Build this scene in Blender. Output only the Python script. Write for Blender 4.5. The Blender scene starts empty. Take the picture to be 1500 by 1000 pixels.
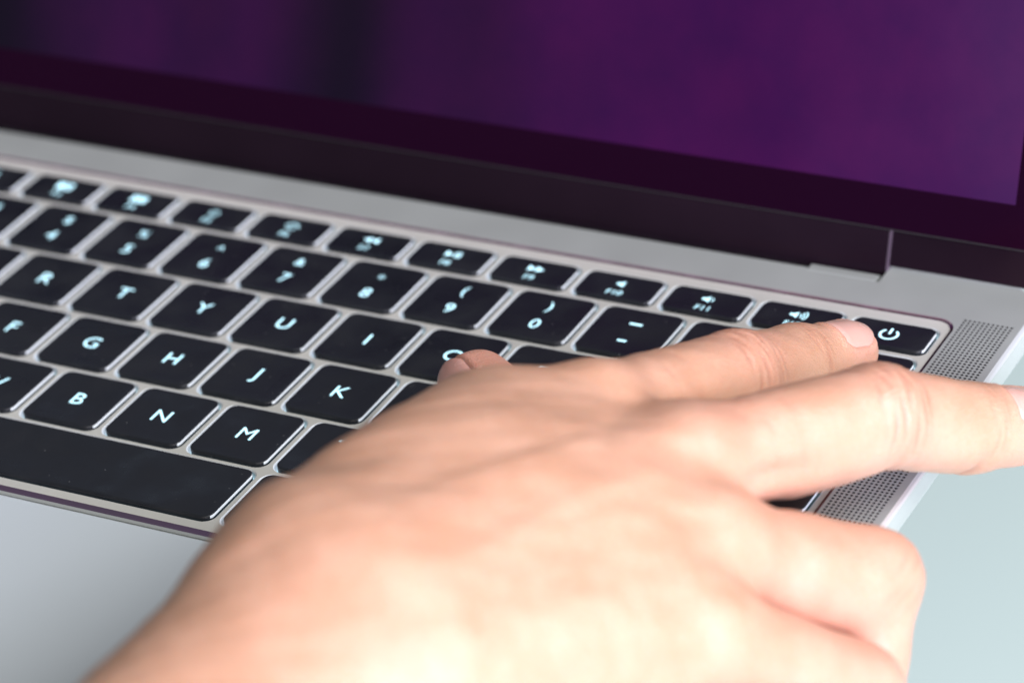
import bpy, bmesh, math
import numpy as np
from mathutils import Matrix, Vector

S = 0.001                       # everything below is written in millimetres
scene = bpy.context.scene
# ------------------------------------------------------------------ camera
R = [[0.882381, 0.460973, -0.094376], [0.164645, -0.490374, -0.855819], [-0.440789, 0.739620, -0.508594]]
CAMPOS = (488.283, -440.563, 334.426)
cam = bpy.data.cameras.new('camera')
cam.sensor_width = 36.0
cam.sensor_fit = 'HORIZONTAL'
cam.lens = 120.0
cam.clip_start = 0.02
cam.clip_end = 50.0
cam.dof.use_dof = True
cam.dof.focus_distance = 0.619
cam.dof.aperture_fstop = 11.5
camo = bpy.data.objects.new('camera', cam)
scene.collection.objects.link(camo)
m = Matrix(((R[0][0], -R[1][0], -R[2][0], CAMPOS[0]*S), (R[0][1], -R[1][1], -R[2][1], CAMPOS[1]*S),
            (R[0][2], -R[1][2], -R[2][2], CAMPOS[2]*S), (0, 0, 0, 1)))
camo.matrix_world = m
scene.camera = camo
# ------------------------------------------------------------------ light of the room
world = bpy.data.worlds.new('World'); scene.world = world; world.use_nodes = True
bg = world.node_tree.nodes['Background']
bg.inputs[0].default_value = (0.86, 0.94, 1.0, 1); bg.inputs[1].default_value = 0.17
def area(name, loc, target, sx, sy, power, col):
    l = bpy.data.lights.new(name, 'AREA'); l.shape = 'RECTANGLE'; l.size = sx; l.size_y = sy
    l.energy = power; l.color = col
    o = bpy.data.objects.new(name, l); scene.collection.objects.link(o)
    o.location = loc
    o.rotation_euler = (Vector(target)-Vector(loc)).to_track_quat('-Z', 'Y').to_euler()
    return o
area('window_light', (2.27, -1.50, 0.78), (0.26, -0.02, 0.03), 1.5, 1.2, 112.0, (0.93, 0.93, 1.22))
area('fill_light', (1.35, -2.0, 1.75), (0.26, -0.02, 0.03), 1.7, 1.3, 38.0, (1.0, 0.94, 0.85))
area('side_light', (1.95, 0.15, 1.45), (0.2, 0.0, 0.0), 0.9, 0.9, 54.0, (0.97, 0.98, 1.0))
scene.view_settings.view_transform = 'Standard'; scene.view_settings.look = 'None'
scene.view_settings.exposure = 0.0; scene.view_settings.gamma = 1.0
scene.cycles.max_bounces = 8
# ------------------------------------------------------------------ materials
def mat(name):
    m = bpy.data.materials.new(name); m.use_nodes = True
    nt = m.node_tree; return m, nt, nt.nodes['Principled BSDF']
def simple(name, col, rough=.5, metal=0., spec=.5, coat=0., noise=None, bump=0., bscale=3000.):
    m, nt, b = mat(name)
    b.inputs['Base Color'].default_value = (*col, 1); b.inputs['Roughness'].default_value = rough
    b.inputs['Metallic'].default_value = metal; b.inputs['Specular IOR Level'].default_value = spec
    b.inputs['Coat Weight'].default_value = coat; b.inputs['Coat Roughness'].default_value = .05
    if noise or bump:
        tc = nt.nodes.new('ShaderNodeTexCoord')
        if noise:
            n = nt.nodes.new('ShaderNodeTexNoise'); n.inputs['Scale'].default_value = noise[0]; n.inputs['Detail'].default_value = 5
            r = nt.nodes.new('ShaderNodeMapRange'); r.inputs['From Min'].default_value = .3; r.inputs['From Max'].default_value = .7
            r.inputs['To Min'].default_value = max(rough-noise[1], .02); r.inputs['To Max'].default_value = rough+noise[1]
            nt.links.new(tc.outputs['Object'], n.inputs['Vector']); nt.links.new(n.outputs['Fac'], r.inputs['Value'])
            nt.links.new(r.outputs['Result'], b.inputs['Roughness'])
            mx = nt.nodes.new('ShaderNodeMix'); mx.data_type = 'RGBA'
            mx.inputs['A'].default_value = (*[c*(1-noise[2]) for c in col], 1); mx.inputs['B'].default_value = (*[min(c*(1+noise[2]), 1) for c in col], 1)
            nt.links.new(n.outputs['Fac'], mx.inputs['Factor']); nt.links.new(mx.outputs['Result'], b.inputs['Base Color'])
        if bump:
            n2 = nt.nodes.new('ShaderNodeTexNoise'); n2.inputs['Scale'].default_value = bscale; n2.inputs['Detail'].default_value = 3
            bp = nt.nodes.new('ShaderNodeBump'); bp.inputs['Strength'].default_value = bump; bp.inputs['Distance'].default_value = .00005
            nt.links.new(tc.outputs['Object'], n2.inputs['Vector']); nt.links.new(n2.outputs['Fac'], bp.inputs['Height'])
            nt.links.new(bp.outputs['Normal'], b.inputs['Normal'])
    return m
M_DECK = simple('anodised_aluminium', (.54, .56, .535), .42, .55, .5, noise=(60, .05, .04), bump=.25, bscale=5000)
M_WEB = simple('keyboard_plate_aluminium', (.63, .615, .565), .45, .35, .5, noise=(90, .05, .05), bump=.2, bscale=5000)
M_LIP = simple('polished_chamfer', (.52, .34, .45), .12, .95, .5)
M_EDGE = simple('machined_edge', (.86, .87, .88), .28, .6, .5)
M_PAD = simple('trackpad_glass', (.54, .585, .62), .33, .10, .5, noise=(25, .04, .03))
M_KEY = simple('key_plastic', (.009, .010, .014), .38, 0, .6, noise=(45, .14, .3), bump=.12, bscale=4000)
# dust and faint finger marks, different on every key
nt = M_KEY.node_tree; b = nt.nodes['Principled BSDF']; bc = b.inputs['Base Color'].links[0].from_socket; rc = b.inputs['Roughness'].links[0].from_socket
tc = nt.nodes.new('ShaderNodeTexCoord'); oi = nt.nodes.new('ShaderNodeObjectInfo')
ofs = nt.nodes.new('ShaderNodeVectorMath'); ofs.operation = 'ADD'; nt.links.new(tc.outputs['Object'], ofs.inputs[0]); nt.links.new(oi.outputs['Location'], ofs.inputs[1])
vo = nt.nodes.new('ShaderNodeTexVoronoi'); vo.inputs['Scale'].default_value = 420; nt.links.new(ofs.outputs['Vector'], vo.inputs['Vector'])
lt = nt.nodes.new('ShaderNodeMath'); lt.operation = 'LESS_THAN'; lt.inputs[1].default_value = .045; nt.links.new(vo.outputs['Distance'], lt.inputs[0])
mx = nt.nodes.new('ShaderNodeMix'); mx.data_type = 'RGBA'; mx.inputs['B'].default_value = (.16, .16, .165, 1)
nt.links.new(lt.outputs['Value'], mx.inputs['Factor']); nt.links.new(bc, mx.inputs['A']); nt.links.new(mx.outputs['Result'], b.inputs['Base Color'])
n3 = nt.nodes.new('ShaderNodeTexNoise'); n3.inputs['Scale'].default_value = 95; n3.inputs['Detail'].default_value = 4; nt.links.new(ofs.outputs['Vector'], n3.inputs['Vector'])
mr = nt.nodes.new('ShaderNodeMapRange'); mr.inputs['From Min'].default_value = .35; mr.inputs['From Max'].default_value = .65; mr.inputs['To Min'].default_value = .24; mr.inputs['To Max'].default_value = .52
nt.links.new(n3.outputs['Fac'], mr.inputs['Value']); nt.links.new(mr.outputs['Result'], b.inputs['Roughness'])
M_WELL = simple('key_well', (.70, .72, .74), .35, .3, .5)
M_HINGE = simple('hinge_plastic', (.010, .005, .009), .16, 0, .10, noise=(40, .05, .3))
M_RUBBER = simple('rubber', (.03, .028, .03), .6)
M_DARK = simple('speaker_void', (.006, .006, .007), .8)
M_TABLE = simple('floor_vinyl', (.69, .825, .765), .55, 0, .4, noise=(1.2, .05, .06))
M_WOOD = simple('painted_wood', (.70, .71, .70), .5, noise=(20, .05, .04))
def emit(name, col, strength):
    m, nt, b = mat(name)
    b.inputs['Base Color'].default_value = (.5, .5, .5, 1)
    b.inputs['Emission Color'].default_value = (*col, 1); b.inputs['Emission Strength'].default_value = strength
    return m
M_LEGEND = emit('backlit_legend', (.38, .83, 1.0), 1.6)
M_GLOW = emit('key_backlight', (.50, .85, 1.0), .8)
M_LEAK = emit('painted_backlight_leak', (.66, .80, 1.0), .42)
def glass_mat(name, display):
    m, nt, b = mat(name)
    b.inputs['Base Color'].default_value = (.003, .001, .003, 1) if display else (.008, .0015, .007, 1)
    b.inputs['Roughness'].default_value = .09
    b.inputs['Specular IOR Level'].default_value = .22 if display else .32
    b.inputs['Specular Tint'].default_value = (.80, .12, .62, 1)
    if display:  # purple reflection of the room painted as emission, brighter to the right
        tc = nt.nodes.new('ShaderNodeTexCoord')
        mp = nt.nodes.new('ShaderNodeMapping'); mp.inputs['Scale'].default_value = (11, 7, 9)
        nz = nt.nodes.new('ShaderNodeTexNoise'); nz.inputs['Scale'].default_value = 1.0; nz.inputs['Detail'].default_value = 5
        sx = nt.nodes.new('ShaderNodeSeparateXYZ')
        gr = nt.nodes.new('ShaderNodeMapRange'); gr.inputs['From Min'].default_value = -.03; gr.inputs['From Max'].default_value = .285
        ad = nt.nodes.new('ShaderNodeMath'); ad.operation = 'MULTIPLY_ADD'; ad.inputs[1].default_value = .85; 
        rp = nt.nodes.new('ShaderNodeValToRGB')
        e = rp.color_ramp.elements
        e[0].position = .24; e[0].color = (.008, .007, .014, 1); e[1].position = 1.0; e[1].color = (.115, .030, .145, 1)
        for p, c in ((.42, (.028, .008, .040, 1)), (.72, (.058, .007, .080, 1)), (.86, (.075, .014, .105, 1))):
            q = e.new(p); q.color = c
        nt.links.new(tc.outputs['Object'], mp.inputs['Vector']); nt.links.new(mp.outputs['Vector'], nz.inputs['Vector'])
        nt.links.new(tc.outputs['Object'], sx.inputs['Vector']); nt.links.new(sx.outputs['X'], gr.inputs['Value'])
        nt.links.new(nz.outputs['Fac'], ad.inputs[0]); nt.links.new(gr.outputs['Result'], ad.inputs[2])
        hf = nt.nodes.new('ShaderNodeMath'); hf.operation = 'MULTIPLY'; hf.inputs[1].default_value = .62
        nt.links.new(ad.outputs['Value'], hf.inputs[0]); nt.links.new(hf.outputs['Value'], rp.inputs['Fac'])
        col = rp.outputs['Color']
        for x0, w_, k_ in ((.129, .016, .93), (.043, .019, 1.0), (.096, .012, .35), (.160, .014, .4)):     # dark room reflections painted into the display's emission
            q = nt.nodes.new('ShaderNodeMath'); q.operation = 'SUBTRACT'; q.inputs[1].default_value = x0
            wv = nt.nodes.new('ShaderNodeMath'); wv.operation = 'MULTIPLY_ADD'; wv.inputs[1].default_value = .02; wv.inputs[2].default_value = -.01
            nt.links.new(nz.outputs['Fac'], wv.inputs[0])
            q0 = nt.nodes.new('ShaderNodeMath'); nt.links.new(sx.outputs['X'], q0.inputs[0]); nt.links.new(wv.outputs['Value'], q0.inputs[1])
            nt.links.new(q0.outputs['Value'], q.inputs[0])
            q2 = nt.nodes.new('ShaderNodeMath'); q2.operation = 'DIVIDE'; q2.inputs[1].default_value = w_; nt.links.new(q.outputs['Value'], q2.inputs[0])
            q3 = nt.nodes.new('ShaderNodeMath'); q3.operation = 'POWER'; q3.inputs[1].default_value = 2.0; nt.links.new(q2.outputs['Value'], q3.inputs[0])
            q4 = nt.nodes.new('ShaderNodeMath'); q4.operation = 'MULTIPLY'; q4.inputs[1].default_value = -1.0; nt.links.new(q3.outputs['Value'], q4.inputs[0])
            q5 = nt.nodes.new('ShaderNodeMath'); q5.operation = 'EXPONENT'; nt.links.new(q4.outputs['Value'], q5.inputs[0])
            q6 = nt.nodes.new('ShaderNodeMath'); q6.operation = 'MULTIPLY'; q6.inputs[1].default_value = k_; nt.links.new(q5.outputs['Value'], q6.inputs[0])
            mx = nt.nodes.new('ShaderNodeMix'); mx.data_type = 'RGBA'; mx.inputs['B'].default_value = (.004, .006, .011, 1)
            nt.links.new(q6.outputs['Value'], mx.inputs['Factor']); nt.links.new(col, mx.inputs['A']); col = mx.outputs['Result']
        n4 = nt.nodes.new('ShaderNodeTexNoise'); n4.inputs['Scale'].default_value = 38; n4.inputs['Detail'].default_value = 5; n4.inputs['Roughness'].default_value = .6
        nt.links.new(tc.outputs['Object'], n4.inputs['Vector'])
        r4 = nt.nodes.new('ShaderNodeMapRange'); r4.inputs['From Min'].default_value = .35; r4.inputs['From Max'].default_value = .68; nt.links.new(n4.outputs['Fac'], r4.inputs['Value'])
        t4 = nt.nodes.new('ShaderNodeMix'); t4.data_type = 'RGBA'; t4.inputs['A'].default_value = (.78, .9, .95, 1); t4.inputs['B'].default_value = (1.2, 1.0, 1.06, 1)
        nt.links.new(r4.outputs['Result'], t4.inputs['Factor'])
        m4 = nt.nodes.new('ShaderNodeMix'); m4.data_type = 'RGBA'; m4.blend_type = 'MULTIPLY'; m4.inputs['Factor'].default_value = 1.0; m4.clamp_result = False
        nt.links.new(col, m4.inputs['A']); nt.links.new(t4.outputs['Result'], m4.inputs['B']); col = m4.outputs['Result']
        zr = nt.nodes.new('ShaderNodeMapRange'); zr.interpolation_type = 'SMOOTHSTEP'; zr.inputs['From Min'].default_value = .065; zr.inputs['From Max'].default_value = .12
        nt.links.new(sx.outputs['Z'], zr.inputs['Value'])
        mz = nt.nodes.new('ShaderNodeMix'); mz.data_type = 'RGBA'; mz.inputs['B'].default_value = (.30, .36, .44, 1)     # pale glow added to the unseen top, for sheen on keys and trackpad
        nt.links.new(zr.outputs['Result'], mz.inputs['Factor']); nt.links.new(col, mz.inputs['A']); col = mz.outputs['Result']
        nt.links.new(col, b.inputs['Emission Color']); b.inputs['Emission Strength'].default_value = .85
    return m
M_DISPLAY = glass_mat('display_painted_reflection', True)
M_BEZEL = glass_mat('bezel_glass', False)
# ------------------------------------------------------------------ mesh helpers
def link(name, me, material, parent=None, smooth=False):
    o = bpy.data.objects.new(name, me); scene.collection.objects.link(o)
    if material is not None and not me.materials: me.materials.append(material)
    if smooth: me.polygons.foreach_set('use_smooth', [True]*len(me.polygons))
    if parent is not None: o.parent = parent
    return o
def mesh(name, V, Fc):
    me = bpy.data.meshes.new(name); me.from_pydata([(x*S, y*S, z*S) for x, y, z in V], [], Fc); me.update(); return me
def rrect(x0, y0, x1, y1, r, n=6):
    P = []
    for cx, cy, a in ((x1-r, y1-r, 0), (x0+r, y1-r, 90), (x0+r, y0+r, 180), (x1-r, y0+r, 270)):
        for i in range(n+1):
            t = math.radians(a+90*i/n); P.append((cx+r*math.cos(t), cy+r*math.sin(t)))
    return P
def fill(loops):
    """flat filled outlines (holes by even-odd) -> vertices (mm, 2D) and faces"""
    cu = bpy.data.curves.new('fill', 'CURVE'); cu.dimensions = '2D'; cu.fill_mode = 'BOTH'
    for L in loops:
        sp = cu.splines.new('POLY'); sp.points.add(len(L)-1); sp.use_cyclic_u = True
        for p, q in zip(sp.points, L): p.co = (q[0], q[1], 0, 1)
    o = bpy.data.objects.new('fill', cu); scene.collection.objects.link(o)
    me = o.evaluated_get(bpy.context.evaluated_depsgraph_get()).to_mesh()
    V = [tuple(v.co)[:2] for v in me.vertices]; Fc = [tuple(p.vertices) for p in me.polygons]
    bpy.data.objects.remove(o); bpy.data.curves.remove(cu)
    out = []
    for f in Fc:      # all faces up
        a = sum(V[f[i]][0]*V[f[(i+1) % len(f)]][1]-V[f[(i+1) % len(f)]][0]*V[f[i]][1] for i in range(len(f)))
        out.append(f if a > 0 else f[::-1])
    return V, out
class MB:
    def __init__(s): s.V = []; s.F = []
    def flat(s, loops, z):
        V, Fc = fill(loops); k = len(s.V); s.V += [(x, y, z) for x, y in V]; s.F += [tuple(i+k for i in f) for f in Fc]
    def band(s, A, B, flip=False):
        """quads between two closed 3D loops of the same length"""
        k = len(s.V); n = len(A); s.V += list(A)+list(B)
        for i in range(n):
            j = (i+1) % n; q = (k+i, k+j, k+n+j, k+n+i); s.F.append(q[::-1] if flip else q)
    def cap(s, A, flip=False):
        k = len(s.V); s.V += list(A); q = tuple(range(k, k+len(A))); s.F.append(q[::-1] if flip else q)
    def box(s, x0, y0, z0, x1, y1, z1):
        A = [(x0, y0, z0), (x1, y0, z0), (x1, y1, z0), (x0, y1, z0)]; B = [(x, y, z1) for x, y, z in A]
        s.cap(A, True); s.band(A, B); s.cap(B)
    def build(s, name, material, parent=None, smooth=False): return link(name, mesh(name, s.V, s.F), material, parent, smooth)
def at(P, z): return [(x, y, z) for x, y in P]
def auto_smooth(o, deg=40):
    me = o.data; me.polygons.foreach_set('use_smooth', [True]*len(me.polygons))
    bm = bmesh.new(); bm.from_mesh(me); bmesh.ops.remove_doubles(bm, verts=bm.verts, dist=1e-7)
    for e in bm.edges: e.smooth = len(e.link_faces) == 2 and e.calc_face_angle(0) < math.radians(deg)
    bm.to_mesh(me); bm.free()
# ------------------------------------------------------------------ floor, and the small table that carries the laptop
Z_DECK, Z_WEB, Z_TABLE, Z_FLOOR = .10, -.52, -11.2, -720.0
mb = MB(); mb.box(-5000, -4000, Z_FLOOR-20, 5000, 6000, Z_FLOOR)
floor = mb.build('floor', M_TABLE); floor['kind'] = 'structure'
table = bpy.data.objects.new('side_table', None); scene.collection.objects.link(table); table.location = (.1377, -.012, Z_FLOOR*S)
table['label'] = 'small pale pedestal table standing under the laptop'; table['category'] = 'table'
def turned(prof, name, n=40):
    mb = MB(); rg = [[(r*math.cos(2*math.pi*i/n), r*math.sin(2*math.pi*i/n), z-Z_FLOOR) for i in range(n)] for r, z in prof]
    for A, B in zip(rg, rg[1:]): mb.band(A, B)
    mb.cap(rg[0], True); mb.cap(rg[-1]); o = mb.build(name, M_WOOD, table); auto_smooth(o, 40)
def slab(z0, z1, name):
    mb = MB(); A = rrect(-122, -86, 122, 86, 14); B = rrect(-120.5, -84.5, 120.5, 84.5, 13)
    mb.band(at(A, z0-Z_FLOOR), at(A, z1-1.5-Z_FLOOR)); mb.band(at(A, z1-1.5-Z_FLOOR), at(B, z1-Z_FLOOR)); mb.cap(at(B, z1-Z_FLOOR)); mb.cap(at(A, z0-Z_FLOOR), True)
    mb.build(name, M_WOOD, table)
slab(Z_TABLE-12, Z_TABLE, 'tabletop')
turned([(26, Z_TABLE-12), (17, Z_TABLE-40), (16, Z_FLOOR+60), (24, Z_FLOOR+14)][::-1], 'pedestal')
turned([(110, Z_FLOOR+.5), (110, Z_FLOOR+8), (96, Z_FLOOR+14), (24, Z_FLOOR+20)], 'base')
# ------------------------------------------------------------------ laptop
laptop = bpy.data.objects.new('laptop', None); scene.collection.objects.link(laptop)
laptop.empty_display_size = .05
laptop['label'] = 'open silver laptop with lit black keyboard and dark purple screen'; laptop['category'] = 'laptop'
XC, XL, XR, YF, YB = 137.75, -14.25, 289.75, -116.0, 96.0
TX0, TX1, TY0, TY1, TR = -.6, 276.1, -30.0, 79.6, 3.2       # keyboard recess
PX0, PX1, PY0, PY1 = 70.75, 204.75, -113.0, -33.2            # trackpad
GX = ((277.45, 287.65), (-12.15, -1.95)); GY0, GY1 = -30.0, 80.9
def outline(i):
    """deck outline, inset by i, with the hinge cut-out at the back"""
    r = 9.5
    P = []
    for cx, cy, a in ((XR-r, YB-r, 0),):
        P += [(cx+(r-i)*math.cos(math.radians(a+t)), cy+(r-i)*math.sin(math.radians(a+t))) for t in range(0, 91, 9)]
    for sg in (1, -1):
        q = [(257.6, YB-i), (256.6+i*.2, 95.2-i), (256.6+i*.2, 88.7), (241.2, 88.7), (241.2, 90.0-i*.3)]
        q = [(x if sg == 1 else 2*XC-x, y) for x, y in q]
        P += q if sg == 1 else q[::-1]
    for cx, cy, a in ((XL+r, YB-r, 90), (XL+r, YF+r, 180), (XR-r, YF+r, 270)):
        P += [(cx+(r-i)*math.cos(math.radians(a+t)), cy+(r-i)*math.sin(math.radians(a+t))) for t in range(0, 91, 9)]
    return P
tray_out = rrect(TX0-.9, TY0-2.4, TX1+.9, TY1+.25, TR+.8, 8)
tray_in = rrect(TX0, TY0, TX1, TY1, TR, 8)
pad_hole = rrect(PX0, PY0, PX1, PY1, 3, 6)
g_holes = [rrect(a, GY0, b, GY1, .2, 1) for a, b in GX]
mb = MB()
mb.flat([outline(.8), tray_out, pad_hole]+g_holes, Z_DECK)
# edge of the base: bright chamfer, straight side, underside curving in
prof = [(.8, Z_DECK), (.25, Z_DECK-.28), (0, Z_DECK-.75), (0, -4.4), (.5, -5.6), (2.4, -7.4), (6, -8.8), (11, -9.5)]
for (i0, z0), (i1, z1) in zip(prof, prof[1:]): mb.band(at(outline(i1), z1), at(outline(i0), z0))
mb.band(at(pad_hole, Z_DECK-.8), at(pad_hole, Z_DECK), True)
base = mb.build('base_shell', M_DECK, laptop); auto_smooth(base, 25); base.data.materials.append(M_EDGE)
for p in base.data.polygons:
    if Z_DECK*S-.0008 < p.center.z < Z_DECK*S-.0001 and .2 < p.normal.z < .98: p.material_index = 1
mb = MB(); mb.flat([outline(11)], -9.48); V = mb.V; mb.F = [f[::-1] for f in mb.F]; mb.build('bottom_cover', M_DECK, laptop)
for x in (30, 245):
    for y in (-85, 60):
        mb = MB(); A = rrect(x-7, y-7, x+7, y+7, 6.9); B = rrect(x-6.4, y-6.4, x+6.4, y+6.4, 6.3)
        mb.band(at(B, Z_TABLE+.01), at(A, -10.4)); mb.band(at(A, -10.4), at(A, -9.4)); mb.cap(at(B, Z_TABLE+.01), True); mb.build('rubber_foot', M_RUBBER, laptop)
mb = MB(); mb.band(at(tray_in, Z_WEB), at(tray_out, Z_WEB+.24), True); mb.band(at(tray_out, Z_WEB+.24), at(tray_out, Z_DECK), True)
lip = mb.build('recess_edge', M_LIP, laptop); auto_smooth(lip, 60)
# trackpad
mb = MB(); A = rrect(PX0+.25, PY0+.25, PX1-.25, PY1-.25, 2.8); B = rrect(PX0+.45, PY0+.45, PX1-.45, PY1-.45, 2.6)
mb.band(at(A, -1.1), at(A, Z_DECK-.22)); mb.band(at(A, Z_DECK-.22), at(B, Z_DECK-.02)); mb.cap(at(B, Z_DECK-.02))
mb.build('trackpad', M_PAD, laptop)
mb = MB(); mb.box(PX0-2, PY0-2, -2, PX1+2, PY1+2, -1.15); mb.build('trackpad_tray', M_DARK, laptop)
# hinge tabs
for sg in (1, -1):
    f = lambda x: x if sg == 1 else 2*XC-x
    mb = MB(); x0, x1 = sorted((f(241.5), f(255.7)))
    pr = [(88.85, -4), (88.85, Z_DECK-.12), (89.2, Z_DECK), (91.6, Z_DECK-.25), (92.4, Z_DECK-.9), (92.4, -4)]
    A = [(x0, y, z) for y, z in pr]; B = [(x1, y, z) for y, z in pr]
    mb.band(A, B); mb.cap(A); mb.cap(B, True)
    mb.build('hinge_tab', M_DECK, laptop)
# speaker grilles: plates drilled with real holes
def grille(x0, x1):
    mb = MB(); nx, ny = 11, 119
    px, py = (x1-x0)/nx, (GY1-GY0)/ny
    sq = []
    for i in range(8):
        t = math.radians(45*i); c, s = math.cos(t), math.sin(t); k = max(abs(c), abs(s)); sq.append((c/k, s/k, c, s))
    V, Fc = [], []
    for i in range(nx):
        for j in range(ny):
            cx, cy = x0+(i+.5)*px, GY0+(j+.5)*py; k = len(V)
            V += [(cx+a*px/2, cy+b*py/2, Z_DECK) for a, b, c, s in sq]
            V += [(cx+c*.30, cy+s*.30, Z_DECK) for a, b, c, s in sq]
            V += [(cx+c*.29, cy+s*.29, Z_DECK-.55) for a, b, c, s in sq]
            for q in range(8):
                w = (q+1) % 8
                Fc.append((k+q, k+w, k+8+w, k+8+q)); Fc.append((k+8+q, k+8+w, k+16+w, k+16+q))
    mb.V, mb.F = V, Fc
    o = mb.build('speaker_grille', M_DECK, laptop); o.data.materials.append(M_DARK)
    for i, p in enumerate(o.data.polygons): p.material_index = i % 2
    mb = MB(); mb.box(x0-.3, GY0-.3, -2.2, x1+.3, GY1+.3, -1.6); mb.build('speaker_membrane', M_DARK, o)
for a, b in GX: grille(a, b)
# ------------------------------------------------------------------ keyboard
PIT, ROW = 19.0, 18.766
rows = []
def row(y, h, items):
    x = 0
    for lab, w in items:
        if lab is not None: rows.append((lab, x*PIT, (x+w)*PIT, y, h))
        x += w
row(71.45, 8.9, [('esc', 1.5)]+[('F%d' % i, 1) for i in range(1, 13)]+[('power', 1)])
row(3*ROW, 16.6, [(c, 1) for c in '`1234567890-=']+[('delete', 1.5)])
row(2*ROW, 16.6, [('tab', 1.5)]+[(c, 1) for c in 'QWERTYUIOP[]\\'])
row(1*ROW, 16.6, [('caps lock', 1.75)]+[(c, 1) for c in "ASDFGHJKL;'"]+[('return', 1.75)])
row(0, 16.6, [('shift', 2.25)]+[(c, 1) for c in 'ZXCVBNM,./']+[('shift', 2.25)])
row(-ROW, 16.6, [('fn', 1), ('control', 1), ('option', 1), ('command', 1.25), ('space', 5), ('command', 1.25), ('option', 1), ('left', 1), (None, 1), ('right', 1)])
rows.append(('up', 12.5*PIT, 13.5*PIT, -ROW+4.3, 8.0)); rows.append(('down', 12.5*PIT, 13.5*PIT, -ROW-4.3, 8.0))
GAP = 2.4
WELLG = .50
def hole_loops(i):
    H = [rrect(x0+GAP/2-WELLG-i, y-h/2-WELLG-i, x1-GAP/2+WELLG+i, y+h/2+WELLG+i, (2.3 if h > 10 else 1.9)+i, 6) for n, x0, x1, y, h in rows if n not in ('up', 'down')]
    H.append(rrect(12.5*PIT+GAP/2-WELLG-i, -ROW-8.3-WELLG-i, 13.5*PIT-GAP/2+WELLG+i, -ROW+8.3+WELLG+i, 2.3+i, 6))
    return H
H1, H0 = hole_loops(.28), hole_loops(0)
mb = MB(); mb.flat([tray_in]+H1, Z_WEB)
web = mb.build('keyboard_plate', M_WEB, laptop)
mb = MB()
for A, B in zip(H1, H0):
    mb.band(at(A, Z_WEB), at(B, Z_WEB-.22)); mb.band(at(B, Z_WEB-.22), at(B, Z_WEB-1.6))
wl = mb.build('well_rim', M_WELL, web); wl.data.materials.append(M_LEAK)
for p in wl.data.polygons:      # backlight spill painted as emission on the rims left of each key
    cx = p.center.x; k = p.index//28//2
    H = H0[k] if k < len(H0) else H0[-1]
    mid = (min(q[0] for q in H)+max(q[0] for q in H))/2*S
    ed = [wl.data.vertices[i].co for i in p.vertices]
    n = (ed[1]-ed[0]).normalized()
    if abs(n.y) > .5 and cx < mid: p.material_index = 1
mb = MB(); mb.box(TX0, TY0, -3.2, TX1, TY1, Z_WEB-1.6); mb.build('backlight_panel', M_GLOW, web)
# legends -----------------------------------------------------------------
def text_shapes(t, size, cx, cy, align='CENTER'):
    cu = bpy.data.curves.new('t', 'FONT'); cu.body = t; cu.size = size; cu.align_x = 'CENTER'; cu.offset = -.002*size; cu.resolution_u = 4
    o = bpy.data.objects.new('t', cu); scene.collection.objects.link(o)
    me = o.evaluated_get(bpy.context.evaluated_depsgraph_get()).to_mesh()
    V = np.array([tuple(v.co)[:2] for v in me.vertices]); Fc = [tuple(p.vertices) for p in me.polygons]
    bpy.data.objects.remove(o); bpy.data.curves.remove(cu)
    lo, hi = V.min(0), V.max(0)
    V = V-(lo+hi)/2+np.array([cx, cy])
    return V.tolist(), Fc
class Leg:
    def __init__(s): s.V = []; s.F = []
    def add(s, V, Fc): k = len(s.V); s.V += [tuple(v) for v in V]; s.F += [tuple(i+k for i in f) for f in Fc]
    def text(s, t, size, cx, cy): s.add(*text_shapes(t, size, cx, cy))
    def poly(s, P): s.add(P, [tuple(range(len(P)))])
    def rect(s, x0, y0, x1, y1): s.poly([(x0, y0), (x1, y0), (x1, y1), (x0, y1)])
    def arc(s, cx, cy, r, a0, a1, w, n=14):
        V = []; 
        for i in range(n+1):
            t = math.radians(a0+(a1-a0)*i/n)
            V += [(cx+(r-w/2)*math.cos(t), cy+(r-w/2)*math.sin(t)), (cx+(r+w/2)*math.cos(t), cy+(r+w/2)*math.sin(t))]
        s.add(V, [(2*i, 2*i+1, 2*i+3, 2*i+2) for i in range(n)])
    def dot(s, x, y, r): s.poly([(x+r*math.cos(t*math.pi/5), y+r*math.sin(t*math.pi/5)) for t in range(10)])
def speaker_icon(L, cx, cy, waves):
    L.rect(cx-1.9, cy-.38, cx-1.2, cy+.38); L.poly([(cx-1.2, cy-.38), (cx-.3, cy-1.05), (cx-.3, cy+1.05), (cx-1.2, cy+.38)])
    for i in range(waves): L.arc(cx-.45, cy, .85+.62*i, -42, 42, .24, 8)
CAPH = 3.9/.73
SHIFTED = {'`': '~', '1': '!', '2': '@', '3': '#', '4': '$', '5': '%', '6': '^', '7': '&', '8': '*', '9': '(', '0': ')', '=': '+',
           '[': '{', ']': '}', '\\': '|', ';': ':', "'": '"', ',': '<', '.': '>', '/': '?'}
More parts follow.
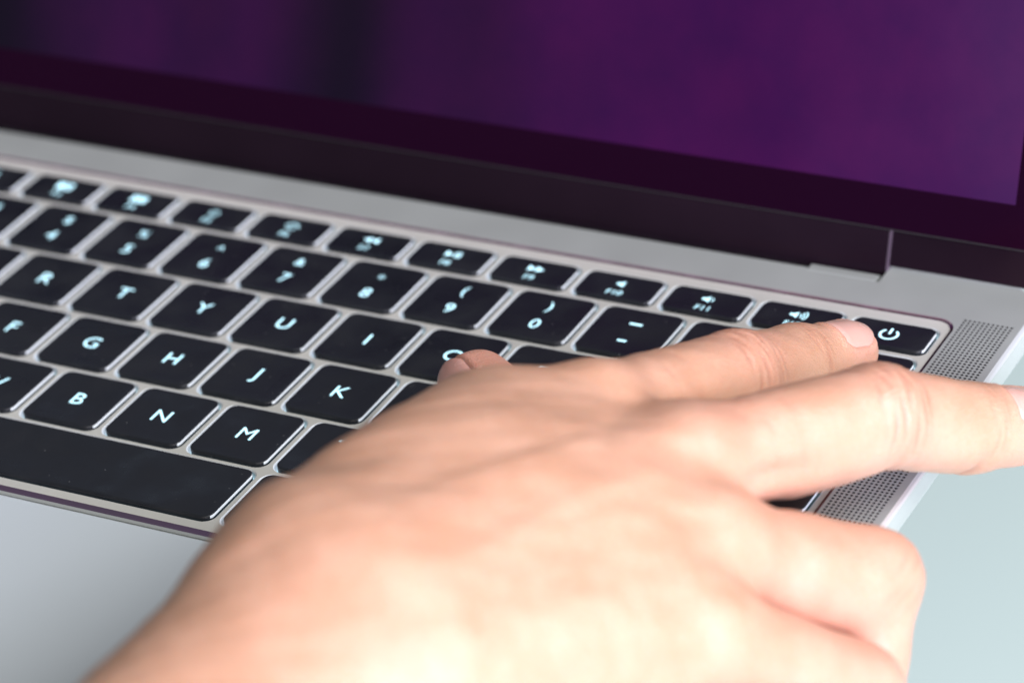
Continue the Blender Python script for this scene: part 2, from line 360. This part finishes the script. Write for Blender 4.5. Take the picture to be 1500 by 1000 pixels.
def legend(lab, w, h):
    L = Leg()
    if lab in SHIFTED:
        L.text(SHIFTED[lab], CAPH*.80 if lab not in '45678' else CAPH*.68, 0, 3.5); L.text(lab, CAPH*.88, 0, -2.95)
    elif lab == '-': L.rect(-1.35, 2.72, 1.35, 3.32); L.rect(-.95, -3.62, .95, -3.02)
    elif len(lab) == 1: L.text(lab, CAPH*1.0, 0, 0)
    elif lab[0] == 'F' and lab[1:].isdigit():
        n = int(lab[1:]); L.text(lab, 2.45, 0, -2.35); y = 1.0
        if n in (1, 2):
            r = .55 if n == 1 else .75; L.arc(0, y, r, 0, 360, .3)
            for a in range(0, 360, 45): t = math.radians(a); L.dot(1.45*math.cos(t), y+1.45*math.sin(t), .2)
        elif n == 3:
            L.rect(-1.9, y-1.2, .1, y+1.2); L.rect(.45, y+.2, 1.9, y+1.2); L.rect(.45, y-1.2, 1.9, y-.2)
        elif n == 4:
            for i in range(3):
                for j in range(2): L.rect(-1.85+1.3*i, y-1.2+1.3*j, -.75+1.3*i, y-.1+1.3*j)
        elif n in (5, 6):
            L.rect(-.9, y-1.1, .9, y-.75)
            for a in (20, 55, 90, 125, 160):
                t = math.radians(a); r = 1.15 if n == 5 else 1.4
                L.dot(r*math.cos(t), y-.5+r*math.sin(t), .22) if n == 5 else L.arc(0, y-.5, r, a-7, a+7, .8, 2)
        elif n == 7:
            for x in (-1.75, .05): L.poly([(x, y), (x+1.7, y-1.0), (x+1.7, y+1.0)])
        elif n == 8:
            L.poly([(-1.6, y-1.0), (.15, y), (-1.6, y+1.0)]); L.rect(.5, y-1, .95, y+1); L.rect(1.3, y-1, 1.75, y+1)
        elif n == 9:
            for x in (-1.75, .05): L.poly([(x, y-1.0), (x+1.7, y), (x, y+1.0)])
        else: speaker_icon(L, .9 if n == 10 else .45 if n == 11 else .05, y, {10: 0, 11: 1, 12: 3}[n])
    elif lab == 'power':
        L.arc(0, -.1, 1.72, 128, 412, .44, 26); L.rect(-.22, .05, .22, 2.0)
    elif lab in ('left', 'right', 'up', 'down'):
        a = {'left': 180, 'right': 0, 'up': 90, 'down': 270}[lab]
        L.poly([(1.1*math.cos(math.radians(a+d)), 1.1*math.sin(math.radians(a+d))) for d in (0, 120, 240)])
    elif lab == 'space': return None
    else:
        s = 2.4; t = text_shapes(lab, s, 0, 0)[0]; tw = max(v[0] for v in t)-min(v[0] for v in t)
        right = lab == 'delete' or (lab == 'command')
        x = (w/2-1.6-tw/2) if right else (-w/2+1.6+tw/2)
        if lab in ('option', 'control', 'fn'): x = 0 if tw > w-3 else x
        L.text(lab, s if tw < w-2 else s*(w-2.4)/tw, x, -h/2+1.5)
    return L
capmesh = {}
def keycap(w, h):
    k = (round(w, 2), round(h, 2))
    if k in capmesh: return capmesh[k]
    r0 = 1.9 if h > 10 else 1.6
    def ring(i, z): return at(rrect(-w/2+i, -h/2+i, w/2-i, h/2-i, max(r0-i*.8, .5), 6), z)
    pr = [(0, -1.9), (0, -.72), (0, -.16), (.04, -.12), (.14, -.04), (.34, 0), (.70, .01), (2.4, -.05), (5.0 if h > 10 else 3.2, -.09)]
    mb = MB(); rr = [ring(i, z) for i, z in pr]
    for A, B in zip(rr, rr[1:]): mb.band(A, B)
    mb.cap(rr[-1])
    me = mesh('keycap', mb.V, mb.F); me.materials.append(M_KEY); me.materials.append(M_LEAK)
    for p in me.polygons:
        if p.normal.x > .8 and abs(p.normal.z) < .5 and -.0006 < p.center.z: p.material_index = 1  # backlight leak painted as emission on the right cap sides
    bm = bmesh.new(); bm.from_mesh(me); bmesh.ops.remove_doubles(bm, verts=bm.verts, dist=1e-7); bm.to_mesh(me); bm.free()
    me.polygons.foreach_set('use_smooth', [True]*len(me.polygons))
    capmesh[k] = me; return me
for lab, x0, x1, y, h in rows:
    w = x1-x0-GAP
    o = link('key', keycap(w, h), None, laptop); dz = -.25 if lab == 'delete' else 0
    o.location = ((x0+x1)/2*S, y*S, dz*S)
    if lab == 'space': o['label'] = 'long blank black space bar'
    elif [r[0] for r in rows].count(lab) == 1: o['label'] = 'black key marked ' + {'left': 'with a left arrow', 'right': 'with a right arrow', 'up': 'with an up arrow', 'down': 'with a down arrow', 'power': 'with the power symbol', '-': 'with a minus and underscore'}.get(lab, lab)
    L = legend(lab, w, h)
    if L:
        # print lies 0.02 mm proud of the dished cap
        def zz(px, py): 
            d = min(w/2-abs(px), h/2-abs(py)); return -.05*min(max((d-.7)/1.7, 0), 1)-.04*min(max((d-2.4)/(2.6 if h > 10 else .8), 0), 1)+.03
        g = link('legend', mesh('legend', [(a, b, zz(a, b)) for a, b in L.V], L.F), M_LEGEND, o)
# ------------------------------------------------------------------ screen half
GB = (96.6, 7.6); DV = (.3907, .9205); NV = (-.9205, .3907)      # glass bottom edge, up along the glass, out of the glass
def lid(x, s, n): return (x, GB[0]+DV[0]*s+NV[0]*n, GB[1]+DV[1]*s+NV[1]*n)
LX0, LX1, LS0, LS1 = -14.25, 289.75, -7.7, 202.0
def lidmesh(loops, n):
    V, Fc = fill(loops); return [lid(x, s, n) for x, s in V], Fc
outer = rrect(LX0+.6, 0, LX1-.6, LS1-.6, 5, 6)
AX0, AX1, AS0, AS1 = XC-143.3, XC+143.3, 8.4, 8.4+179
act = rrect(AX0, AS0, AX1, AS1, .1, 1)
mb = MB(); V, Fc = lidmesh([outer, act], 0); mb.V += V; mb.F += Fc
e0 = [lid(x, s, 0) for x, s in outer]; e1 = [lid(x, s, -.7) for x, s in outer]; mb.band(e1, e0)
glass = mb.build('bezel_glass', M_BEZEL, laptop)
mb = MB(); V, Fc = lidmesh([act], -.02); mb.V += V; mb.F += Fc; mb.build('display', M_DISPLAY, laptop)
lo = rrect(LX0, LS0, LX1, LS1, 6, 6)
mb = MB(); ring = [[lid(x, s, n) for x, s in rrect(LX0+i, LS0+i, LX1-i, LS1-i, 6-i*.5, 6)] for i, n in ((.5, -.75), (0, -1.2), (0, -3.6), (1.2, -4.8), (4, -5.4))]
for A, B in zip(ring, ring[1:]): mb.band(B, A)
mb.cap(ring[0]); mb.cap(ring[-1], True)
shell = mb.build('lid_shell', M_DECK, laptop); auto_smooth(shell, 35)
mb = MB()
A = [lid(x, s, -.70) for x, s in rrect(LX0+.6, LS0+.3, LX1-.6, -.25, .3, 2)]; B = [lid(x, s, -.22) for x, s in rrect(LX0+.8, LS0+.5, LX1-.8, -.35, .3, 2)]
mb.band(A, B); mb.cap(B); mb.build('lid_lower_strip', M_HINGE, laptop)
mb = MB(); A = [lid(x, s, -.6) for x, s in rrect(LX0+.6, -.24, LX1-.6, -.02, .05, 1)]; B = [lid(x, s, .10) for x, s in rrect(LX0+.6, -.20, LX1-.6, -.05, .05, 1)]
mb.band(A, B); mb.cap(B); mb.build('gasket', M_RUBBER, glass)
# hinge cover: a long barrel between the two hinges
pr = [(93.6, -3.5), (93.15, -1.0), (93.3, .3), (93.9, 1.7), (95.95, 6.7), (96.35, 7.25), (97.2, 7.2), (99, 5), (100.5, 0), (99, -5), (95, -6)]
mb = MB(); x0, x1 = 2*XC-256.35, 256.35
rings = []
for x, k in ((x0, .25), (x0+.25, 0), (x1-.25, 0), (x1, .25)):
    cy, cz = 97, 1
    rings.append([(x, y+(cy-y)*k*.06, z+(cz-z)*k*.06) for y, z in pr])
for A, B in zip(rings, rings[1:]): mb.band(A, B)
mb.cap(rings[0]); mb.cap(rings[-1], True)
hc = mb.build('hinge_cover', M_HINGE, laptop); auto_smooth(hc, 45)
M_CAP = simple('hinge_cap_plastic', (.085, .06, .085), .35)
for xa, xb in ((256.4, 256.85), (2*XC-256.85, 2*XC-256.4)):
    mb = MB(); A = [(xa, 97+(y-97)*1.03, 1+(z-1)*1.02) for y, z in pr]; B = [(xb, y, z) for x, y, z in A]
    mb.band(A, B); mb.cap(A); mb.cap(B, True); mb.build('hinge_cap', M_CAP, hc)
F=np.float32
# ---------------------------------------------------------------- hand as a smooth field, millimetres
J=dict(
 i0=(252,-21,33), i1=(259.6,17.6,20.5), i2=(262,37.5,12.0), i3=(265.2,53.0,6.4),
 m0=(270,-26,30.8), m1=(289.2,11.4,22.3), m2=(298.3,30,10.7), m3=(306.3,44,4.2),
 r0=(279.5,-40,26), r1=(297.0,-12,5.8), r2=(298,-24.5,-12), r3=(299.5,-40,-17),
 p0=(286.5,-55.5,21.5), p1=(302.8,-34.5,-.4), p2=(305.5,-54,-2.5), p3=(298,-62,2),
 t0=(242,-72,33), t1=(229,-27,22), t2=(224,2.5,9.6), t3=(208.3,15.9,8.8),
 bi=(234.3,-82,43.3), bm=(247,-88,45), br=(256,-92,41), bp=(263,-95,34),
 w0=(236.5,-102,33), w1=(248,-106,29.5), f0=(237,-177,35), f1=(252,-179,30),
)
J={k:np.array(v,float) for k,v in J.items()}
def rcone(P,a,b,ra,rb):
    ba=b-a; l2=ba@ba; rr=ra-rb; a2=l2-rr*rr; il2=1/l2
    pa=P-a.astype(F); y=pa@ba.astype(F); z=y-F(l2)
    x2=((pa*F(l2)-y[:,None]*ba.astype(F))**2).sum(1); y2=y*y*F(l2); z2=z*z*F(l2)
    k=np.sign(rr)*rr*rr*x2
    d=(np.sqrt(x2*a2*il2)+y*rr)*il2-ra
    c1=np.sign(z)*a2*z2>k; d=np.where(c1,np.sqrt(x2+z2)*il2-rb,d)
    c2=(~c1)&(np.sign(y)*a2*y2<k); d=np.where(c2,np.sqrt(x2+y2)*il2-ra,d)
    return d
def smin(a,b,k):
    h=np.maximum(k-np.abs(a-b),0)/k
    return np.minimum(a,b)-h*h*(k*.25)
def smax(a,b,k): return -smin(-a,-b,k)
def ell(P,c,ax,r):
    Q=(P-c.astype(F))@np.stack(ax).T.astype(F)/np.array(r,F)
    n=np.sqrt((Q*Q).sum(1)); g=np.sqrt(((Q/np.array(r,F))**2).sum(1))+1e-6
    return n*(n-1)/g
def frame(d,up):
    d=d/np.linalg.norm(d); u=up-d*(up@d); u/=np.linalg.norm(u); return d,u,np.cross(d,u)
UP=np.array([.25,-.25,.93])          # dorsal side of the hand
def chain(P,pts,rad,k,knuckle=()):
    d=None
    for a,b,ra,rb in zip(pts,pts[1:],rad,rad[1:]):
        e=rcone(P,a,b,ra,rb); d=e if d is None else smin(d,e,k)
    return d
def field(P):
    P=P.astype(F); j=J
    # palm: four metacarpals, carpus, thenar and hypothenar pads
    palm=rcone(P,j['bi'],j['i0'],10.5,9.7)
    for a,b,ra,rb in (('bm','m0',10.5,9.2),('br','r0',10,9.2),('bp','p0',9.5,8.6)):
        palm=smin(palm,rcone(P,j[a],j[b],ra,rb),9)
    for a,b,c,d in (('bi','bm','i0','m0'),('bm','br','m0','r0'),('br','bp','r0','p0')):
        A=(j[a]+j[b])/2; B=(j[c]+j[d])/2
        palm=smin(palm,rcone(P,A,A*.22+B*.78,10.2,9.3),6)
    wr=smin(rcone(P,j['w0'],j['f0'],16.5,18.5),rcone(P,j['w1'],j['f1'],15,19),22)
    palm=smin(palm,wr,18)
    dn=-UP/np.linalg.norm(UP)
    mid=(j['bi']+j['i0']+j['bm']+j['m0'])/4+dn*6
    ctr=(j['bm']+j['m0']+j['br']+j['r0'])/4+dn*6
    palm=smin(palm,rcone(P,mid,ctr+ (0,6,0),13,13),12)
    hyp=rcone(P,j['bp']+dn*8,(j['p0']*.6+j['bp']*.4)+dn*9,11.5,9.5)
    palm=smin(palm,hyp,12)
    th=chain(P,[j['t0'],j['t1'],j['t2'],j['t3']],[10.0,10.2,8.3,7.3],6)
    palm=smin(palm,rcone(P,np.array([236.,-63,36.5]),np.array([238,-33,33.0]),12.2,11.7),10)
    out=smin(palm,th,13)
    # fingers
    fin=None
    for n,rad in (('i',(9.4,7.9,6.9,6.0)),('m',(9.2,8.6,7.5,6.6)),('r',(9.2,8.1,7.3,6.2)),('p',(8.6,7.9,6.6,5.6))):
        q=[j[n+str(i)] for i in range(4)]
        d=chain(P,q,rad,4.0 if n in 'rp' else 3.0)
        # fleshy middle of the proximal and middle phalanx on the palm side, knuckle on the back
        d=smin(d,rcone(P,q[0]*.45+q[1]*.55+dn*1.4,q[0]*.2+q[1]*.8+dn*1.2,rad[1]-.5,rad[1]-.8),4)
        d=smin(d,rcone(P,q[1]*.6+q[2]*.4+dn*1.0,q[1]*.3+q[2]*.7+dn*.8,rad[2]-.2,rad[2]-.4),3)
        if n=='r': d=smin(d,rcone(P,q[0]*.45+q[1]*.55+np.array([.3,-3.2,-1.2]),q[0]*.14+q[1]*.86+np.array([.8,-3.6,-1.2]),7.4,6.9),4)
        e=smin(palm,d,4.5 if n in 'ip' else 7.)
        fin=e if fin is None else smin(fin,e,0.5 if n=='p' else 1.2)
    out=smin(out,fin,1.5)
    return out
def grid_mesh(field,lo,hi,h,band=None):
    n=np.ceil((hi-lo)/h).astype(int)+1
    # coarse pass
    s=6; H=h*s; nc=np.ceil(n/s).astype(int)+1
    g=np.stack(np.meshgrid(*[lo[i]+H*np.arange(nc[i]) for i in range(3)],indexing='ij'),-1).reshape(-1,3)
    dc=field(g).reshape(nc)
    D=np.repeat(np.repeat(np.repeat(dc,s,0),s,1),s,2)[:n[0],:n[1],:n[2]].copy()
    m=np.abs(D)<H*1.9
    ix=np.argwhere(m)
    vals=np.empty(len(ix),F)
    for a in range(0,len(ix),400000):
        vals[a:a+400000]=field(lo+ix[a:a+400000]*h)
    D[m]=vals
    # surface nets
    neg=D<0
    cs=np.zeros(np.array(D.shape)-1,np.int8)
    sl=[(slice(None,-1),slice(1,None))[b] for b in (0,1)]
    for a in (0,1):
        for b in (0,1):
            for c in (0,1): cs+=neg[sl[a],sl[b],sl[c]]
    act=(cs>0)&(cs<8)
    cell=np.argwhere(act); idx=-np.ones(act.shape,np.int64); idx[act]=np.arange(len(cell))
    V=lo+(cell+.5)*h
    Q=[]
    for ax in range(3):
        s0=[slice(None)]*3; s1=[slice(None)]*3; s0[ax]=slice(None,-1); s1[ax]=slice(1,None)
        A=neg[tuple(s0)]; B=neg[tuple(s1)]
        e=np.argwhere(A!=B); o=[i for i in range(3) if i!=ax]
        ok=(e[:,o[0]]>0)&(e[:,o[1]]>0)&(e[:,o[0]]<D.shape[o[0]]-1)&(e[:,o[1]]<D.shape[o[1]]-1)
        e=e[ok]; fl=A[tuple(e.T)]
        def at(da,db):
            q=e.copy(); q[:,o[0]]+=da; q[:,o[1]]+=db; return idx[tuple(q.T)]
        q=np.stack([at(-1,-1),at(0,-1),at(0,0),at(-1,0)],1)
        if ax==1: fl=~fl
        q[~fl]=q[~fl][:,::-1]
        Q.append(q)
    Q=np.concatenate(Q)
    Q=Q[(Q>=0).all(1)]
    return V,Q
def normals(field,V,e=.25):
    g=np.stack([field(V+np.eye(3)[i]*e)-field(V-np.eye(3)[i]*e) for i in range(3)],1).astype(float)
    return g/(np.linalg.norm(g,axis=1,keepdims=True)+1e-9), np.linalg.norm(g,axis=1)/(2*e)
def build(h=.8):
    lo=np.array([180,-200,-28.]);hi=np.array([330,75,80.])
    V,Q=grid_mesh(field,lo,hi,h)
    for _ in range(4):
        N,g=normals(field,V); V=V-N*np.clip(field(V)[:,None]/np.maximum(g,.4)[:,None],-.5*h,.5*h)
    return V,Q,normals(field,V)[0]
# ------------------------------------------------------------------ details of the skin
unit = lambda v: np.asarray(v, float)/np.linalg.norm(v)
V, Q, N = build(.62)
def wob(V, f, s): return np.sin(V[:, 0]*f+s)*np.sin(V[:, 1]*f*1.13+s*2.1)+np.sin(V[:, 2]*f*.9+s*1.3)*np.sin(V[:, 0]*f*.7-V[:, 1]*f*.6+s)
disp = np.zeros(len(V)); fold = np.zeros(len(V)); flush = np.zeros(len(V))
def crease(c, d, up, offs, amp, w, reach=12.5, bow=.0, arc=(-.15, .45), sgn=1):
    """fine folds across a joint: c centre, d along the finger, up the dorsal side"""
    global disp, fold
    d = unit(d); up = unit(np.asarray(up)-d*(np.asarray(up)@d)); s = np.cross(d, up)
    P = V-c; t = P@d; a = P@up; b = P@s; r = np.sqrt(a*a+b*b)+1e-6
    m = np.clip((a/r-arc[0])/(arc[1]-arc[0]), 0, 1)*np.clip((reach-np.linalg.norm(P, axis=1))/3, 0, 1)
    for i, o in enumerate(offs):
        tt = t-o-.35*wob(V, .55, i*1.7+c[0])-bow*o*(b/8)**2
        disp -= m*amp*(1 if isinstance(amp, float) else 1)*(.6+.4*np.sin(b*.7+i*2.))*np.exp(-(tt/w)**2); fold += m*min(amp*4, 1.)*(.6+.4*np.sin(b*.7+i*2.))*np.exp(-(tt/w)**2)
def upof(a, b, up=UP): d = unit(b-a); return unit(up-d*(up@d))
NU = {'i': np.array([.22, -.30, .93]), 'm': np.array([.35, -.12, .92]), 'r': np.array([.8, .1, .6]), 't': np.array([-.30, -.78, .48])}
for n, big in (('i', 1.), ('m', 1.)):
    q = [J[n+str(k)] for k in range(4)]; u = NU[n]
    d1 = unit(unit(q[1]-q[0])+unit(q[2]-q[1])); d2 = unit(unit(q[2]-q[1])+unit(q[3]-q[2]))
    crease(q[1], d1, u, (-5.6, -3.6, -1.9, -.4, 1.2, 2.9, 5.0), .36*big, .42, bow=.12)
    crease(q[2], d2, u, (-2.0, -.7, .6, 1.9), .32*big, .38, reach=10)
    crease(q[2]-d2*2.5, d2, -u, (0.,), .6, 1.0, reach=11, arc=(-.3, .5)); crease(q[1], d1, -u, (0.,), .6, 1.1, reach=12, arc=(-.2, .6))
    crease(q[0]+unit(q[1]-q[0])*16, unit(q[1]-q[0]), u, (-2, 3.5), .08, .7)
crease(J['r1'], unit(unit(J['r1']-J['r0'])+unit(J['r2']-J['r1'])), NU['r'], (-3.5, -1.2, 1., 3.2), .10, .6)
# tendons and veins on the back of the hand
def ridge(a, b, amp, w, up=UP):
    global disp
    a = np.asarray(a, float); b = np.asarray(b, float); u = unit(up)
    d = b-a; L = np.linalg.norm(d); d = d/L
    P = V-a; t = P@d; s = unit(np.cross(d, u)); y = P@s+.9*np.sin(t*.12+a[0])
    disp += amp*np.clip(N@u*1.6-.2, 0, 1)*np.exp(-(y/w)**2)*np.clip(np.minimum(t+6, L+6-t)/14, 0, 1)
ridge(J['bi']+(4, 0, 0), J['i0'], .15, 3); ridge(J['bm'], J['m0'], .25, 3); ridge(J['br'], J['r0'], .2, 3)
ridge((252, -78, 50), (264, -40, 42), .22, 1.8); ridge((264, -84, 48), (272, -46, 38), .2, 1.8)
def dent(c, amp, r):
    global disp
    disp -= amp*np.exp(-(np.linalg.norm(V-np.array(c), axis=1)/r)**2)
dent((263.7, -71.5, 50), .55, 5.5); dent((266.6, -50.4, 47.8), .6, 5.0); dent((255, -104, 58), .4, 6)
ridge((281.5, -25, 31), (287.5, -12, 25.5), -1.3, 2.6, (.9, -.4, 0))
ridge((262.5, -26, 40.5), (266.6, -48, 47.5), -.3, 2.2, (.15, .2, .95))
ridge((280, -49, 39), (286.5, -39.5, 34.4), -.35, 2.2, (.6, 0, .8))
# knuckle skin, gentle unevenness everywhere
disp += .10*wob(V, .33, 1.)+.05*wob(V, .8, 2.)
for n in 'imrp': 
    for k, rr in ((1, 11), (3, 11)): flush += .8*np.exp(-(np.linalg.norm(V-J[n+str(k)], axis=1)/rr)**2)
flush += 1.5*np.exp(-(np.linalg.norm(V-J['t3'], axis=1)/14)**2)
flush += .45*np.exp(-(np.linalg.norm(V-J['m0']-(6, 6, 0), axis=1)/15)**2)+.5*np.exp(-(np.linalg.norm(V-(J['r0']+J['p1'])/2, axis=1)/16)**2)
# nails: bed, folds, plate
def nail_frame(a, b, up, start, L, half, r0):
    d = unit(b-a); u = unit(up-d*(up@d)); s = np.cross(d, u)
    return dict(a=a, d=d, u=u, s=s, st=start, L=L, half=half, r=r0)
NAILS = [nail_frame(J['i2'], J['i3'], NU['i'], 8.8, 11.2, 5.0, 6.3),
         nail_frame(J['m2'], J['m3'], NU['m'], 5.5, 13.5, 5.6, 6.9),
         nail_frame(J['t2'], J['t3'], NU['t'], 12.5, 13.0, 5.6, 7.5)]
def halfw(v, half): return half*np.sqrt(np.clip(1-(np.clip(.30-v, 0, .30)/.30)**2*.62, .05, 1))*np.sqrt(np.clip(1-(np.clip(v-.62, 0, .38)/.38)**2*.80, .05, 1))
for f in NAILS:
    P = V-f['a']; t = P@f['d']; a = P@f['u']; b = P@f['s']
    v = (t-f['st'])/f['L']; th = np.arctan2(b, a)*f['r']
    dd = np.maximum(np.abs(th)-halfw(np.clip(v, 0, 1), f['half']), -v*f['L'])
    near = (v < 1.0)*(np.abs(th) < 11)*(a > -2)*(v > -.6)*np.clip((1.02-v)/.12, 0, 1)
    disp += near*(-.45*np.clip(-dd/.9, 0, 1)+.30*np.exp(-((dd-.55)/.75)**2))
    flush += near*.7*np.exp(-((dd-.2)/.9)**2)
V2 = V+N*disp[:, None]
hand = link('hand', mesh('hand', V2.tolist(), [tuple(q) for q in Q.tolist()]), None, smooth=True)
at_ = hand.data.attributes.new('flush', 'FLOAT', 'POINT'); at_.data.foreach_set('value', np.clip(flush, 0, 1.5).astype(np.float32))
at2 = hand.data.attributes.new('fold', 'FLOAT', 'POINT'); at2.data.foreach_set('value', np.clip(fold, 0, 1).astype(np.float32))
hand['label'] = 'bare right hand pressing a key with its index finger, ring and little fingers curled'; hand['category'] = 'hand'
m, nt, b = mat('skin'); lk = nt.links.new; nn = nt.nodes.new
tc = nn('ShaderNodeTexCoord')
n1 = nn('ShaderNodeTexNoise'); n1.inputs['Scale'].default_value = 110; n1.inputs['Detail'].default_value = 6
n2 = nn('ShaderNodeTexNoise'); n2.inputs['Scale'].default_value = 900; n2.inputs['Detail'].default_value = 4
vo = nn('ShaderNodeTexVoronoi'); vo.inputs['Scale'].default_value = 1500; vo.feature = 'DISTANCE_TO_EDGE'
for q in (n1, n2, vo): lk(tc.outputs['Object'], q.inputs['Vector'])
def mixc(fac, A, B):
    x = nn('ShaderNodeMix'); x.data_type = 'RGBA'
    for s, v in (('A', A), ('B', B)):
        if isinstance(v, tuple): x.inputs[s].default_value = (*v, 1)
        else: lk(v, x.inputs[s])
    if isinstance(fac, float): x.inputs['Factor'].default_value = fac
    else: lk(fac, x.inputs['Factor'])
    return x.outputs['Result']
fr = nn('ShaderNodeMapRange'); fr.inputs['From Min'].default_value = .35; fr.inputs['From Max'].default_value = .68; lk(n1.outputs['Fac'], fr.inputs['Value'])
base_c = mixc(fr.outputs['Result'], (.53, .282, .178), (.60, .338, .228))
fr2 = nn('ShaderNodeMapRange'); fr2.inputs['From Min'].default_value = .5; fr2.inputs['From Max'].default_value = .8; fr2.inputs['To Max'].default_value = .35; lk(n2.outputs['Fac'], fr2.inputs['Value'])
base_c = mixc(fr2.outputs['Result'], base_c, (.52, .235, .14))
av = nn('ShaderNodeAttribute'); av.attribute_name = 'flush'
fl = nn('ShaderNodeMath'); fl.operation = 'MULTIPLY'; fl.inputs[1].default_value = .55; lk(av.outputs['Fac'], fl.inputs[0])
base_c = mixc(fl.outputs['Value'], base_c, (.69, .315, .245))
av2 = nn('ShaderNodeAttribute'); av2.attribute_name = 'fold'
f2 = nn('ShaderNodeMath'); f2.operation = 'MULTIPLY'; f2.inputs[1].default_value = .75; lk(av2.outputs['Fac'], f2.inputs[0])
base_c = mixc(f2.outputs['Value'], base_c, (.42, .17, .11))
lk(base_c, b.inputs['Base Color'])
b.inputs['Subsurface Weight'].default_value = .35; b.inputs['Subsurface Radius'].default_value = (1., .35, .18); b.inputs['Subsurface Scale'].default_value = .0035
b.inputs['Roughness'].default_value = .40; b.inputs['Specular IOR Level'].default_value = .62
bp = nn('ShaderNodeBump'); bp.inputs['Strength'].default_value = .85; bp.inputs['Distance'].default_value = .00014
sm = nn('ShaderNodeMath'); sm.operation = 'MULTIPLY_ADD'; sm.inputs[1].default_value = 1.4; lk(vo.outputs['Distance'], sm.inputs[0]); lk(n2.outputs['Fac'], sm.inputs[2])
lk(sm.outputs['Value'], bp.inputs['Height']); lk(bp.outputs['Normal'], b.inputs['Normal'])
hand.data.materials.append(m)
M_NAIL = simple('nail', (.66, .375, .31), .26, 0, .5, noise=(200, .05, .04))
nb = M_NAIL.node_tree.nodes['Principled BSDF']; nb.inputs['Subsurface Weight'].default_value = .3; nb.inputs['Subsurface Radius'].default_value = (1., .4, .25); nb.inputs['Subsurface Scale'].default_value = .002
M_NAIL2 = M_NAIL.copy(); M_NAIL2.name = 'redder_nail'  # redder copy of the nail colour, for the thumb
for q in M_NAIL2.node_tree.nodes:
    if q.type == 'MIX': q.inputs['A'].default_value = (.70, .34, .29, 1); q.inputs['B'].default_value = (.76, .40, .34, 1)
def nail(f, mt):
    nu, nv = 15, 17
    U, W = np.meshgrid(np.linspace(-1, 1, nu), np.linspace(0, 1, nv), indexing='ij')
    th = U*halfw(W, f['half'])/f['r']
    t = f['st']+W*f['L']
    dirs = np.cos(th)[..., None]*f['u']+np.sin(th)[..., None]*f['s']
    ax = f['a']+t[..., None]*f['d']
    r = np.zeros(U.shape); lo = np.zeros(U.shape); hi = np.full(U.shape, 14.)
    for _ in range(22):
        mid = (lo+hi)/2; dv = field((ax+dirs*mid[..., None]).reshape(-1, 3)).reshape(U.shape); lo = np.where(dv < 0, mid, lo); hi = np.where(dv < 0, hi, mid)
    r = (lo+hi)/2
    k = int(nv*.58)           # past the bed the plate runs on almost straight instead of rolling over the fingertip
    sl = (r[:, k]-r[:, k-6])/6
    for j in range(k, nv): r[:, j] = r[:, k]+(j-k)*(sl-.012*(j-k))
    off = .05-.32*np.clip((np.abs(U)-.86)/.14, 0, 1)-.38*np.clip((.12-W)/.12, 0, 1)+.10*np.clip(1-U*U, 0, 1)
    top = ax+dirs*(r+off)[..., None]; bot = ax+dirs*(r+off-.5)[..., None]
    P = np.concatenate([top.reshape(-1, 3), bot.reshape(-1, 3)]); n0 = nu*nv; Fc = []
    for i in range(nu-1):
        for j in range(nv-1):
            a, b_, c, d = i*nv+j, (i+1)*nv+j, (i+1)*nv+j+1, i*nv+j+1
            Fc += [(a, b_, c, d), (n0+d, n0+c, n0+b_, n0+a)]
    edge = [i*nv for i in range(nu)]+[(nu-1)*nv+j for j in range(1, nv)]+[i*nv+nv-1 for i in range(nu-2, -1, -1)]+[j for j in range(nv-2, 0, -1)]
    for a, b_ in zip(edge, edge[1:]+edge[:1]): Fc.append((b_, a, n0+a, n0+b_))
    return link('fingernail', mesh('fingernail', P.tolist(), Fc), mt, hand, True)
for f, mt in zip(NAILS, (M_NAIL, M_NAIL, M_NAIL2)): nail(f, mt)
